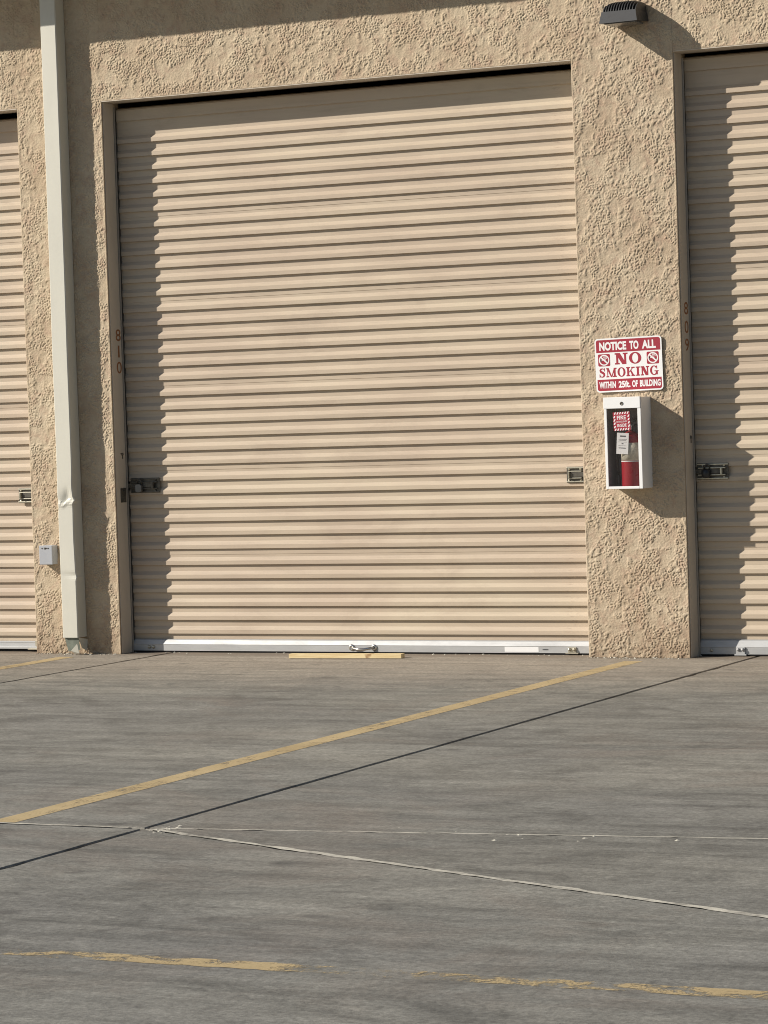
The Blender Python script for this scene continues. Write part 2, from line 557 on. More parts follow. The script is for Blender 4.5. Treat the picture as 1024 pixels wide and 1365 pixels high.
# spalled corner where the joints meet
mb = MB()
for k in range(18):
    a, r = random.uniform(0, 6.28), random.uniform(0.0, 0.13)
    c = Vector((4.375 + 0.10 + r * 1.1 * math.cos(a), -7.16 + r * 0.8 * math.sin(a), 0.0))
    q = random.uniform(0.005, 0.015)
    ring = [(c.x + q * random.uniform(0.6, 1.3) * math.cos(t6), c.y + q * random.uniform(0.6, 1.3) * math.sin(t6), 0.0005) for t6 in [j * 1.2566 for j in range(5)]]
    top = (c.x, c.y, q * random.uniform(0.15, 0.45))
    mb.add(ring + [top], [(j, (j + 1) % 5, 5) for j in range(5)])
ch = mb.build('concrete_crumbs', M_FILLER, pave, label='crumbled pale mortar where the joints meet')
ch['kind'] = 'stuff'

# ================================================================== THE BUILDING
bld = thing('storage_building', 'tan stucco self-storage building with a row of tan corrugated roll-up doors', 'building')

# ---- stucco: real trowelled relief on a fine grid
rng = np.random.default_rng(11)
def band(shape, dx, lam, bw=0.45):
    h, w_ = shape
    fx = np.fft.rfftfreq(w_, dx)[None, :]
    fy = np.fft.fftfreq(h, dx)[:, None]
    f = np.sqrt(fx ** 2 + fy ** 2) + 1e-9
    k = np.exp(-0.5 * (np.log(f * lam) / bw) ** 2)
    n = np.fft.irfft2(np.fft.rfft2(rng.standard_normal(shape)) * k, s=shape)
    return n / n.std()
def sstep(a, b, x):
    q = np.clip((x - a) / (b - a), 0, 1)
    return q * q * (3 - 2 * q)

DXS = 0.0036
GX0, GX1, GZ1 = -1.75, 5.45, 4.56
gs = (int(GZ1 / DXS), int((GX1 - GX0) / DXS))
a = band(gs, DXS, 0.027, 0.45)
b = band(gs, DXS, 0.0165, 0.32)
c = band(gs, DXS, 0.26, 0.4)
e = band(gs, DXS, 0.0095, 0.3)
d = band(gs, DXS, 0.085, 0.4)
a2 = band(gs, DXS, 0.048, 0.45)
c2 = band(gs, DXS, 0.20, 0.45)
mk = sstep(-1.0, 0.3, c2)
blob = (a * 0.8 + b * 0.85) * mk + (a2 * 0.95 + a * 0.5 + b * 0.25) * (1 - mk) + 0.15 * d
crack = np.exp(-((a2 + 0.35 * b) / 0.09) ** 2) * sstep(0.2, 0.9, band(gs, DXS, 0.15, 0.4))
lump = sstep(0.05, 0.32, blob) + 0.5 * sstep(-0.75, -0.55, blob)      # knocked-down islands with sharp rims
lips = np.exp(-((blob - 0.30) / 0.20) ** 2) * sstep(-0.2, 0.9, e + 0.5 * b)   # curled trowel lips on the rims
rough = 0.25 + 0.75 * sstep(-1.15, 0.15, c + 0.6 * d)              # some patches left smooth
HF = (0.0030 * lump + 0.0031 * lips) * rough - 0.0024 * crack + 0.00030 * e * rough + 0.0004 * d + 0.0005 * c
ED = a
def sample(fld, X, Z):
    u = np.clip((X - GX0) / DXS, 0, gs[1] - 1.001)
    v = np.clip(Z / DXS, 0, gs[0] - 1.001)
    i, j = u.astype(int), v.astype(int)
    fu, fv = u - i, v - j
    return (fld[j, i] * (1 - fu) + fld[j, i + 1] * fu) * (1 - fv) + (fld[j + 1, i] * (1 - fu) + fld[j + 1, i + 1] * fu) * fv
def stucco(x0, x1, z0, z1, m, edges, amp=1.0, base=0.004):
    nx, nz = int((x1 - x0) / DXS), int((z1 - z0) / DXS)
    X = np.linspace(x0, x1, nx + 1)[None, :].repeat(nz + 1, 0)
    Z = np.linspace(z0, z1, nz + 1)[:, None].repeat(nx + 1, 1)
    h = sample(HF, X, Z) * amp
    aa = sample(ED, X, Z)
    # straight corner bead along the opening edges, flat for a finger's width
    for side in edges:
        dist = {'l': X - x0, 'r': x1 - X, 'b': Z - z0}[side]
        k = sstep(0.003, 0.016, dist + 0.004 * aa)
        if side != 'b':
            k = np.maximum(k, sstep(-0.01, 0.03, Z - H))
        h = h * k + (1 - k) * 0.0026
    Y = -base - h
    V = np.stack([X, Y, Z], -1).reshape(-1, 3)
    i = np.arange(nz)[:, None] * (nx + 1) + np.arange(nx)[None, :]
    Q = np.stack([i, i + 1, i + nx + 2, i + nx + 1], -1).reshape(-1, 4)
    # skirt back into the wall along the perimeter
    per = np.concatenate([np.arange(nx + 1), (np.arange(1, nz + 1)) * (nx + 1) + nx, nz * (nx + 1) + np.arange(nx - 1, -1, -1), np.arange(nz - 1, 0, -1) * (nx + 1)])
    sk = V[per].copy()
    sk[:, 1] = 0.006
    o = len(V)
    n = len(per)
    nxt = (np.arange(n) + 1) % n
    Q2 = np.stack([per, o + np.arange(n), o + nxt, per[nxt]], -1)
    V = np.concatenate([V, sk])
    Qa = np.concatenate([Q, Q2])
    me = bpy.data.meshes.new('stucco_wall')
    me.vertices.add(len(V))
    me.vertices.foreach_set('co', V.ravel())
    me.loops.add(Qa.size)
    me.loops.foreach_set('vertex_index', Qa.ravel().astype(np.int32))
    me.polygons.add(len(Qa))
    me.polygons.foreach_set('loop_start', np.arange(0, Qa.size, 4, dtype=np.int32))
    me.polygons.foreach_set('use_smooth', np.concatenate([np.ones(len(Q), bool), np.zeros(len(Q2), bool)]))
    me.update(calc_edges=True)
    me.validate()
    return me

TOP = 4.52
parts = [
    (-PW, 0.0, 0.0, TOP, M_STUCCO, 'lr', 1.0, 0.004, 'post'),
    (DW, DW + PW, 0.0, TOP, M_STUCCO2, 'lr', 1.0, 0.0045, 'post'),
    (0.0, DW, H, TOP, M_STUCCO, 'b', 1.0, 0.004, 'lintel'),
    (DW + PW, DW + PW + 1.35, H, TOP, M_STUCCO, 'b', 1.0, 0.004, 'lintel'),
    (-PW - 1.0, -PW, H, TOP, M_STUCCO, 'b', 1.0, 0.004, 'lintel'),
]
for (x0, x1, z0, z1, m, ed, amp, bs, nm) in parts:
    me = stucco(x0, x1, z0, z1, m, ed, amp, bs)
    obj('stucco_post' if nm == 'post' else 'stucco_lintel', me, m, bld)

# ---- the solid wall behind the stucco, and the rest of the shell
wall = MB()
XL, XR = -9.0, 12.0
def seg(x0, x1, z0, z1, y0=0.004):
    wall.box((x0, y0, z0), (x1, 0.21, z1))
posts = [(-PW, 0), (DW, DW + PW)]
for a, b in posts:
    seg(a, b, 0.0, 4.62)
xs = sorted(DOORS)
seg(0.0, DW, H, 4.62)
seg(DW + PW, 2 * DW + PW, H, 4.62)
seg(-PW - DW, -PW, H, 4.62)
seg(XL, -PW - DW, 0.0, 4.62, -0.003)
seg(2 * DW + PW, XR, 0.0, 4.62, -0.003)
wall.build('wall', M_STUCCO, bld)
shell = MB()
shell.box((XL, 8.8, 0), (XR, 9.0, 4.62)).box((XL, 0.212, 0), (XL + 0.2, 8.8, 4.62)).box((XR - 0.2, 0.212, 0), (XR, 8.8, 4.62))
for px in (-PW / 2, DW + PW / 2):
    shell.box((px - 0.06, 0.212, 0), (px + 0.06, 8.8, 4.62))
shell.build('back_wall', M_INTERIOR, bld)
# ---- roof with its overhanging eave
roof = MB().box((XL - 0.3, -0.515, 4.64), (XR + 0.3, 9.3, 4.80))
rf = roof.build('roof', M_ROOF, bld)
MB().box((XL - 0.32, -0.537, 4.62), (XR + 0.32, -0.515, 4.86)).build('fascia', M_ROOF, rf)

# ---- jambs, header trims, door numbers
def digits(parent, txt, x, y0, y1, zs, hgt):
    for ch_, z in zip(txt, zs):
        wd = (y1 - y0) * (0.30 if ch_ == '1' else 1.0)
        vs, fs = text_shape(ch_, wd, hgt, 0.0008, 0.006)
        yo = (y0 + y1) / 2 - wd / 2
        MB().add([(x + d, yo + u, z + v) for u, v, d in vs], fs).build('door_number', M_RUST, parent)

for i, dx in enumerate(DOORS):
    left = MB().box((dx + 0.0005, 0.004, 0.001), (dx + 0.0055, 0.132, H - 0.006), 0.0015)
    jl = left.build('door_jamb', M_JAMB, bld)
    right = MB().box((dx + DW - 0.0055, 0.004, 0.001), (dx + DW - 0.0005, 0.132, H - 0.006), 0.0015)
    jr = right.build('door_jamb', M_JAMB, bld)
    MB().box((dx + 0.002, -0.0085, H - 0.0055), (dx + DW - 0.002, 0.135, H - 0.0005), 0.0012).build('header_trim', M_JAMB, bld)
    # steel guides the curtain runs in
    for s, xx in ((1, dx), (-1, dx + DW)):
        gd = MB()
        gd.prism([(xx, 0.1345), (xx + s * 0.016, 0.1345), (xx + s * 0.016, 0.138), (xx + s * 0.004, 0.138), (xx + s * 0.004, 0.19), (xx, 0.19)], 'z', 0.002, H - 0.03)
        gd.build('door_guide', M_GUIDE, bld)
        MB().box((min(xx + s * 0.0045, xx + s * 0.014), 0.139, 0.003), (max(xx + s * 0.0045, xx + s * 0.014), 0.1525, H - 0.05)).build('gap_shade_strip', M_RUBBER_GAP, bld)  # black strip added as painted shade for the gap between guide and curtain
    if i == 0:
        digits(jl, '810', dx + 0.0056, 0.062, 0.126, (2.078, 1.970, 1.863), 0.079)
        st = MB().box((dx + 0.0056, 0.052, 1.005), (dx + 0.0105, 0.118, 1.10), 0.0015)
        for zz in (1.025, 1.08):
            st.lathe([(0.007, 0), (0.005, 0.004)], (dx + 0.0106, 0.085, zz), 'x', 10)
        st.build('strike_plate', M_DARKSTEEL, jl)
        MB().lathe([(0.012, 0), (0.008, 0.006)], (dx + 0.0056, 0.092, 1.325), 'x', 10).box((dx + 0.0056, 0.088, 1.296), (dx + 0.0085, 0.098, 1.32)).box((dx + 0.0057, 0.07, 1.326), (dx + 0.0082, 0.086, 1.334)).build('bolt', M_DARKSTEEL, jl)
    if i == 1:
        digits(jl, '809', dx + 0.0056, 0.050, 0.116, (2.078, 1.965, 1.857), 0.076)
        MB().lathe([(0.012, 0), (0.008, 0.006)], (dx + 0.0056, 0.10, 1.335), 'x', 10).box((dx + 0.0056, 0.096, 1.30), (dx + 0.0085, 0.106, 1.33)).build('bolt', M_DARKSTEEL, jl)

# ---- the roll-up doors
def slat_mesh(kind):
    """one rib of the steel curtain: outer flat, sloping shoulder, recessed flat (kind 'lap' has the sheet seam)"""
    hgt = {'plain': PITCHZ, 'lap': 0.105, 'top': 0.149}[kind]
    d = TROUGH - CREST
    pr = [(0, 0.0005), (0.0, 0.0015), (0, 0.026), (0.0012, 0.0275), (d - 0.001, 0.0475), (d, 0.0495)]
    if kind == 'lap':
        pr += [(d, 0.066), (d - 0.0022, 0.0675)]
        d2 = d - 0.0022
    else:
        d2 = d
    pr += [(d2, hgt - 0.0035), (d2 - 0.001, hgt - 0.0018), (0.0005, hgt)]
    pr += [(0.024, hgt), (0.024, 0.0005)]
    return MB().prism([(y + CREST, z) for y, z in pr], 'x', 0.0, DW - 0.014).mesh('slat')
SL = {k: slat_mesh(k) for k in ('plain', 'lap', 'top')}
for me in SL.values():
    me.materials.append(M_DOOR)

def make_latch(x0, z0, flip=1, full=0.22):
    """slide bolt: back plate, two rails, bolt bar, handle lug, bolt heads; x0 = edge by the guide"""
    m = MB()
    X = lambda q: x0 + flip * q
    def bx(a, b, y0, y1, za, zb, ch=0.0015):
        m.box((min(X(a), X(b)), y0, z0 + za), (max(X(a), X(b)), y1, z0 + zb), ch)
    y = CREST - 0.001
    pl_ = MB().box((min(X(0), X(full)), y - 0.004, z0), (max(X(0), X(full)), y, z0 + 0.10), 0.0015)
    bx(0.0, full, y - 0.013, y - 0.0035, 0.003, 0.011)
    bx(0.0, full, y - 0.013, y - 0.0035, 0.089, 0.097)
    bx(0.01, full - 0.015, y - 0.022, y - 0.0035, 0.026, 0.032)
    bx(0.01, full - 0.015, y - 0.022, y - 0.0035, 0.068, 0.074)
    pl_.box((min(X(-0.02), X(full * 0.8)), y - 0.018, z0 + 0.036), (max(X(-0.02), X(full * 0.8)), y - 0.006, z0 + 0.064), 0.002)
    bx(full * 0.78, full * 0.83, y - 0.034, y - 0.006, 0.030, 0.070)
    for q in (full * 0.18, full * 0.86):
        for zz in (0.015, 0.085):
            m.lathe([(0.0075, 0), (0.0075, -0.004), (0.004, -0.007)], (X(q), y - 0.004, z0 + zz), 'y', 10)
    return m, pl_

def add_latch(ml, parent, m):
    ml[0].build('latch', m, parent)
    ml[1].build('latch_plate', M_DARKSTEEL, parent)  # shade of the gaps between rails put into the dark plate and bolt

DOORLABEL = ['wide tan corrugated roll-up door marked 810, whole in view', 'tan corrugated roll-up door marked 809, past the post with the sign', 'tan corrugated roll-up door beyond the downspout']
zb = 0.124
for i, dx in enumerate(DOORS):
    dr = bpy.data.objects.new('roll_up_door', None)
    COL.objects.link(dr)
    dr.parent = bld
    dr.location = (dx, 0, 0)
    dr['label'] = DOORLABEL[i]
    dz = (0.0, 0.012, -0.018)[i]
    z = zb + dz
    # first rib starts right above the bottom bar
    obj('slat', SL['plain'], None, dr, (0.007, 0.0006, zb + dz - PITCHZ))
    cnt = 0
    first = {0: 5, 1: 5, 2: 4}[i]
    while z < 3.37:
        lap = (cnt % 6) == first
        sx = obj('slat', SL['lap' if lap else 'plain'], None, dr, (0.007 + random.uniform(-0.0015, 0.0015), random.uniform(-0.0007, 0.0007), z))
        sx.rotation_euler = (0, 0, random.uniform(-0.00025, 0.00025))
        z += 0.105 if lap else PITCHZ
        cnt += 1
    obj('slat', SL['top'], None, dr, (0.007, 0, z))
    z += 0.149
    # the curtain turns back on to its drum
    tm = MB().prism([(CREST + 0.001, z), (CREST + 0.001, z + 0.070), (CREST + 0.008, z + 0.080), (CREST + 0.06, z + 0.093), (CREST + 0.25, z + 0.10), (CREST + 0.25, z + 0.09), (CREST + 0.06, z + 0.07), (CREST + 0.02, z)], 'x', 0.008, DW - 0.008)
    tm.build('curtain_roll', M_DOOR, dr)
    # aluminium bottom bar with rubber astragal
    b0 = 0.020 if i == 2 else 0.012
    top = zb + dz - 0.036
    br = MB()
    br.prism([(0.140, b0), (0.140, b0 + 0.040), (0.1385, b0 + 0.043), (0.150, top - 0.006), (0.157, top), (0.170, top), (0.170, b0)], 'x', 0.007, DW - 0.007)
    if i == 2:
        br.box((0.007, 0.122, b0 - 0.001), (DW - 0.007, 0.1398, b0 + 0.014), 0.002)
    br.build('bottom_bar', M_ALU, dr)
    MB().prism([(0.148, 0.0015), (0.146, b0 - 0.001), (0.168, b0 - 0.001), (0.166, 0.0015)], 'x', 0.007, DW - 0.007).build('rubber_seal', M_RUBBER_GAP, dr)
    # latches
    if i == 0:
        add_latch(make_latch(0.03, 1.064, 1), dr, M_DARKSTEEL)
        add_latch(make_latch(DW - 0.062, 1.072, -1, 0.115), dr, M_ZINC)
        # two bolt heads at the left end of the bar
        for q in (0.135, 0.166):
            MB().lathe([(0.012, 0), (0.012, -0.004), (0.007, -0.010), (0.004, -0.012)], (q, 0.1398, 0.037), 'y', 12).build('bolt', M_ZINC, dr)
        # lift handle
        hm = MB()
        for q in (1.642, 1.802):
            hm.lathe([(0.021, 0), (0.021, -0.004), (0.016, -0.008), (0.008, -0.009), (0.006, -0.004)], (q, 0.1398, 0.040), 'y', 16)
        hm.tube([(1.642, 0.134, 0.040), (1.665, 0.118, 0.036), (1.70, 0.104, 0.031), (1.745, 0.104, 0.031), (1.78, 0.118, 0.037), (1.802, 0.134, 0.040)], [0.008, 0.0085, 0.009, 0.009, 0.0085, 0.008])
        hm.build('lift_handle', M_CHROME, dr)
        MB().box((2.714, 0.1388, 0.0185), (2.945, 0.1397, 0.0505)).build('bar_sticker', M_WHITE, dr)
        ink = MB()
        for q in range(5):
            ink.box((2.972 + q * 0.008, 0.1391, 0.030), (2.978 + q * 0.008, 0.1397, 0.038))
        ink.build('bar_print', M_INK, dr)
        bk = MB().box((3.13, 0.128, 0.008), (3.215, 0.1397, 0.016), 0.001).box((3.145, 0.132, 0.0165), (3.20, 0.1397, 0.05), 0.0015)
        for q in (3.157, 3.187):
            bk.lathe([(0.010, 0), (0.010, -0.005), (0.006, -0.010)], (q, 0.1318, 0.036), 'y', 10)
        bk.build('bar_bracket', M_ZINC, dr)
    elif i == 1:
        add_latch(make_latch(0.022, 1.074, 1, 0.20), dr, M_ZINC)
        bk = MB().box((0.235, 0.126, 0.006), (0.31, 0.1397, 0.014), 0.001).box((0.245, 0.130, 0.0145), (0.30, 0.1397, 0.056), 0.0015)
        for q in (0.258, 0.287):
            bk.lathe([(0.010, 0), (0.010, -0.005), (0.006, -0.010)], (q, 0.1298, 0.042), 'y', 10)
        bk.build('bar_bracket', M_ALU, dr)
        MB().lathe([(0.010, 0), (0.010, -0.004), (0.005, -0.009)], (0.085, 0.1398, 0.036), 'y', 12).build('bolt', M_ZINC, dr)
    else:
        add_latch(make_latch(DW - 0.062, 1.012, -1, 0.14), dr, M_ZINC)
        bk = MB().box((DW - 0.15, 0.112, b0 - 0.006), (DW - 0.03, 0.1215, b0 + 0.004), 0.001).box((DW - 0.10, 0.130, b0 + 0.016), (DW - 0.03, 0.1397, b0 + 0.055), 0.0015)
        bk.lathe([(0.011, 0), (0.011, -0.005), (0.006, -0.010)], (DW - 0.072, 0.1298, b0 + 0.038), 'y', 10)
        bk.build('bar_bracket', M_ZINC, dr)

# ================================================================== THINGS ON THE WALL
# ---- downspout
dp = thing('downspout', 'cream rectangular downspout with dented lower end on the left stucco post', 'downspout', (-0.319, 0, 0))
zs_ = [0.118, 0.20, 0.30, 0.40] + [0.46 + 0.012 * k for k in range(11)] + [0.66, 0.76, 0.86] + [0.92 + 0.0125 * k for k in range(24)] + [1.26, 1.36, 1.6, 2.0, 2.5, 3.0, 3.5, 4.0, 4.3, 4.635]
HW_, YF_, YB_, c = 0.0605, -0.122, -0.008, 0.006
loop = [(-HW_ + c + (2 * HW_ - 2 * c) * k / 8, YF_) for k in range(9)] + [(HW_, YF_ + c + (YB_ - YF_ - 2 * c) * k / 6) for k in range(7)]
loop += [(HW_ - c, YB_), (-HW_ + c, YB_)] + [(-HW_, YB_ - c + (YF_ - YB_ + 2 * c) * k / 6) for k in range(7)]
def dented(x, y, z):
    fr = max(0.0, min(1.0, (YB_ - y) / (YB_ - YF_)))            # only the front gives way
    zc = 1.030 + 0.16 * x + 0.006 * math.sin(x * 90)               # crease runs uphill to the right
    q = z - zc
    inn = 0.016 * math.exp(-(q / 0.055) ** 2) if q > 0 else 0.016 * math.exp(-(q / 0.008) ** 2)
    out = -0.006 * math.exp(-((q + 0.022) / 0.014) ** 2)
    side = 0.011 * math.exp(-((q + 0.004) / 0.016) ** 2) - 0.005 * math.exp(-((q - 0.10) / 0.07) ** 2) - 0.004 * math.exp(-((z - 0.80) / 0.14) ** 2)
    z2 = 0.523 - 0.10 * x
    side2 = 0.006 * math.exp(-((z - z2) / 0.013) ** 2)
    inn2 = 0.007 * math.exp(-((z - z2 - 0.014) / 0.018) ** 2) * max(0.0, 0.5 + x / 0.12)
    wob = 0.0012 * math.sin(z * 2.1 + 1) + 0.0008 * math.sin(z * 5.3)
    nx_ = x + wob + fr * ((side + side2) if x > 0.03 else (0.006 * math.exp(-((q + 0.03) / 0.03) ** 2) - 0.004 * math.exp(-((q - 0.05) / 0.05) ** 2)) if x < -0.03 else 0.0)
    ny_ = y + fr * fr * (inn * (0.65 + 0.35 * math.sin(x * 55 + 1.2)) + out + inn2)
    return (nx_, ny_, z)
nl = len(loop)
vs, fs = [], []
for z in zs_:
    vs += [dented(x, y, z) for x, y in loop]
for i in range(len(zs_) - 1):
    fs += [(nl * i + k, nl * i + (k + 1) % nl, nl * i + nl + (k + 1) % nl, nl * i + nl + k) for k in range(nl)]
# inner skin so that the cut end shows a wall thickness
o = len(vs)
for z in (0.118, 0.30):
    vs += [(x * 0.95, (y - (YF_ + YB_) / 2) * 0.95 + (YF_ + YB_) / 2, z) for x, y in loop]
fs += [(o + k, o + (k + 1) % nl, o + nl + (k + 1) % nl, o + nl + k) for k in range(nl)]
fs += [(k, (k + 1) % nl, o + (k + 1) % nl, o + k) for k in range(nl)]
pm = MB().add(vs, fs).mesh('pipe')
obj('pipe', pm, M_CREAM, dp)
# the torn remains of the outlet shoe under it
MB().add([(-0.054, -0.108, 0.125), (0.055, -0.110, 0.125), (0.058, -0.095, 0.035), (-0.040, -0.085, 0.022), (-0.054, -0.106, 0.125), (0.055, -0.108, 0.125), (0.058, -0.093, 0.035), (-0.040, -0.083, 0.022)],
         [(0, 1, 2, 3), (7, 6, 5, 4), (0, 3, 7, 4), (1, 0, 4, 5), (2, 1, 5, 6), (3, 2, 6, 7)]).build('torn_lining', M_PIPEIN, dp, label='dark green torn inner wall below the pipe')
MB().add([(0.0, -0.118, 0.03), (0.052, -0.122, 0.078), (0.058, -0.110, 0.012), (0.018, -0.100, 0.008), (0.002, -0.114, 0.029), (0.054, -0.118, 0.077), (0.060, -0.106, 0.011), (0.020, -0.096, 0.007)],
         [(0, 1, 2, 3), (7, 6, 5, 4), (0, 3, 7, 4), (1, 0, 4, 5), (2, 1, 5, 6), (3, 2, 6, 7)]).build('bent_flap', M_CREAM, dp, label='bent cream flap of sheet metal at the foot')
MB().add([(0.062, -0.118, 0.118), (0.062, -0.008, 0.10), (0.058, -0.012, 0.02), (0.05, -0.06, 0.045), (0.065, -0.118, 0.118), (0.065, -0.008, 0.10), (0.061, -0.012, 0.02), (0.053, -0.06, 0.045)],
         [(0, 1, 2, 3), (7, 6, 5, 4), (0, 3, 7, 4), (1, 0, 4, 5), (2, 1, 5, 6), (3, 2, 6, 7)]).build('torn_side', M_CREAM, dp)

# ---- grey electrical box
eb = thing('electrical_box', 'small grey weatherproof electrical box low on the left post, beside the downspout', 'electrical box', (-0.518, -0.006, 0.604))
MB().box((-0.050, -0.052, 0.0), (0.050, 0.006, 0.126), 0.004).build('box_body', M_GREYBOX, eb)
MB().box((-0.052, -0.066, -0.001), (0.050, -0.0525, 0.127), 0.004).build('box_cover', M_GREYBOX, eb)
sm = MB()
for q, r in ((-0.028, 0.0045), (-0.006, 0.0075), (0.008, 0.0045), (0.02, 0.0045)):
    sm.lathe([(r, 0), (r, -0.0015), (r * 0.5, -0.003)], (q, -0.0661, 0.108), 'y', 10)
sm.build('screw', M_DARKSTEEL, eb)

# ---- wall light
LX, LZ = 3.735, 3.90
wl = thing('wall_light', 'charcoal finned wall-pack light high on the post between the doors', 'wall light', (LX, 0, LZ))
def hood(prof_top, xt, prof_bot, xb):
    pts = []
    return pts
hs = MB()
# upper finned casting, set in from the fins
core = [(0.0, 0.050), (-0.100, 0.048), (-0.136, 0.036), (-0.160, 0.018), (-0.172, 0.0), (0.0, 0.0)]
hs.prism([(y, z) for y, z in core], 'x', -0.104, 0.106)
# flared front band
a = [(-0.110, -0.004), (0.110, -0.004)]
vs = [(-0.108, -0.205, 0.002), (0.110, -0.205, 0.002), (0.121, -0.216, -0.066), (-0.122, -0.216, -0.068), (-0.108, -0.006, 0.002), (0.110, -0.006, 0.002), (0.118, -0.006, -0.048), (-0.118, -0.006, -0.048)]
hs.add(vs, [(0, 1, 2, 3), (5, 4, 7, 6), (0, 4, 5, 1), (1, 5, 6, 2), (2, 6, 7, 3), (3, 7, 4, 0)])
hs.box((-0.10, -0.0055, -0.04), (0.10, 0.006, 0.05))
hs.build('housing', M_LAMP, wl)
fprof = [(-0.02, 0.070), (-0.110, 0.068), (-0.150, 0.059), (-0.180, 0.040), (-0.198, 0.016), (-0.204, 0.0022), (-0.170, 0.0022), (-0.02, 0.04)]
for k in range(13):
    q = -0.104 + k * 0.0171
    u_ = abs(k - 6) / 6.0
    dn = 1 - 0.22 * u_ ** 4
    MB().prism([(y_ * (1 - 0.05 * u_ ** 4), z_ * dn) for y_, z_ in fprof], 'x', q, q + 0.006).build('fin', M_LAMP, wl)
MB().box((-0.10, -0.195, -0.072), (0.10, -0.05, -0.0605), 0.003).build('lens', mat('lamp_lens', (0.10, 0.10, 0.10), 0.2), wl)

# ---- NO SMOKING sign
SW, SH = 0.434, 0.328
sg = thing('sign', 'red and white NO SMOKING notice above the fire extinguisher cabinet', 'sign', (3.449, -0.016, 1.623), rot=(0, math.radians(-0.9), 0))
def rrect(x0, z0, x1, z1, r, n=5):
    out = []
    for cx, cz, a0 in ((x1 - r, z1 - r, 0), (x0 + r, z1 - r, 90), (x0 + r, z0 + r, 180), (x1 - r, z0 + r, 270)):
        for k in range(n + 1):
            g_ = math.radians(a0 + 90 * k / n)
            out.append((cx + r * math.cos(g_), cz + r * math.sin(g_)))
    return out
MB().prism(rrect(0, 0, SW, SH, 0.022), 'y', 0.0, -0.003).build('sign_plate', M_WHITE, sg)
def half_band(z0, z1, roundtop):
    r = 0.014
    x0, x1 = 0.009, SW - 0.009
    p = []
    if roundtop:
        p = [(x1, z0)] + [(x1 - r + r * math.cos(math.radians(q)), z1 - r + r * math.sin(math.radians(q))) for q in range(0, 91, 15)]
        p += [(x0 + r + r * math.cos(math.radians(q)), z1 - r + r * math.sin(math.radians(q))) for q in range(90, 181, 15)] + [(x0, z0)]
    else:
        p = [(x0, z1)] + [(x0 + r + r * math.cos(math.radians(q)), z0 + r + r * math.sin(math.radians(q))) for q in range(180, 271, 15)]
        p += [(x1 - r + r * math.cos(math.radians(q)), z0 + r + r * math.sin(math.radians(q))) for q in range(270, 361, 15)] + [(x1, z1)]
    return p
bt = MB().prism(half_band(0.242, SH - 0.009, True), 'y', -0.003, -0.0034).build('red_band', M_RED, sg)
bb = MB().prism(half_band(0.009, 0.078, False), 'y', -0.003, -0.0034).build('red_band', M_RED, sg)
def flat_text(txt, x0, z0, wd, ht, y, m, parent, bold=0.02, t=0.0004, name='lettering'):
    vs, fs = text_shape(txt, wd, ht, t, bold)
    return MB().add([(x0 + u, y - d, z0 + v) for u, v, d in vs], fs).build(name, m, parent)
def line_of_words(words, z0, ht, y, m, parent, bold):
    for txt, x0, wd in words:
        flat_text(txt, x0, z0, wd, ht, y, m, parent, bold)
line_of_words([('NOTICE', 0.030, 0.176), ('TO', 0.226, 0.060), ('ALL', 0.307, 0.090)], 0.2535, 0.052, -0.0034, M_WHITE, bt, 0.045)
line_of_words([('WITHIN', 0.020, 0.108), ('25ft.', 0.146, 0.076), ('OF', 0.234, 0.036), ('BUILDING', 0.284, 0.134)], 0.024, 0.041, -0.0034, M_WHITE, bb, 0.04)

# slab-serif letters drawn stroke by stroke, unit height
def ell(cx, cy, rx, ry, a0=0, a1=360, n=28):
    return [(cx + rx * math.cos(math.radians(a0 + (a1 - a0) * k / n)), cy + ry * math.sin(math.radians(a0 + (a1 - a0) * k / n))) for k in range(n + 1)]
def quadstroke(outer, inner):
    return [[outer[i], outer[i + 1], inner[i + 1], inner[i]] for i in range(len(outer) - 1)]
def rect(x0, y0, x1, y1):
    return [(x0, y0), (x1, y0), (x1, y1), (x0, y1)]
def varstroke(pts, ws):
    L, Rr = [], []
    for i, p in enumerate(pts):
        a, b = pts[max(i - 1, 0)], pts[min(i + 1, len(pts) - 1)]
        dx_, dy_ = b[0] - a[0], b[1] - a[1]
        q = math.hypot(dx_, dy_) or 1
        nx_, ny_ = -dy_ / q, dx_ / q
        L.append((p[0] + nx_ * ws[i] / 2, p[1] + ny_ * ws[i] / 2))
        Rr.append((p[0] - nx_ * ws[i] / 2, p[1] - ny_ * ws[i] / 2))
    return quadstroke(L, Rr)
SERIF = 0.13
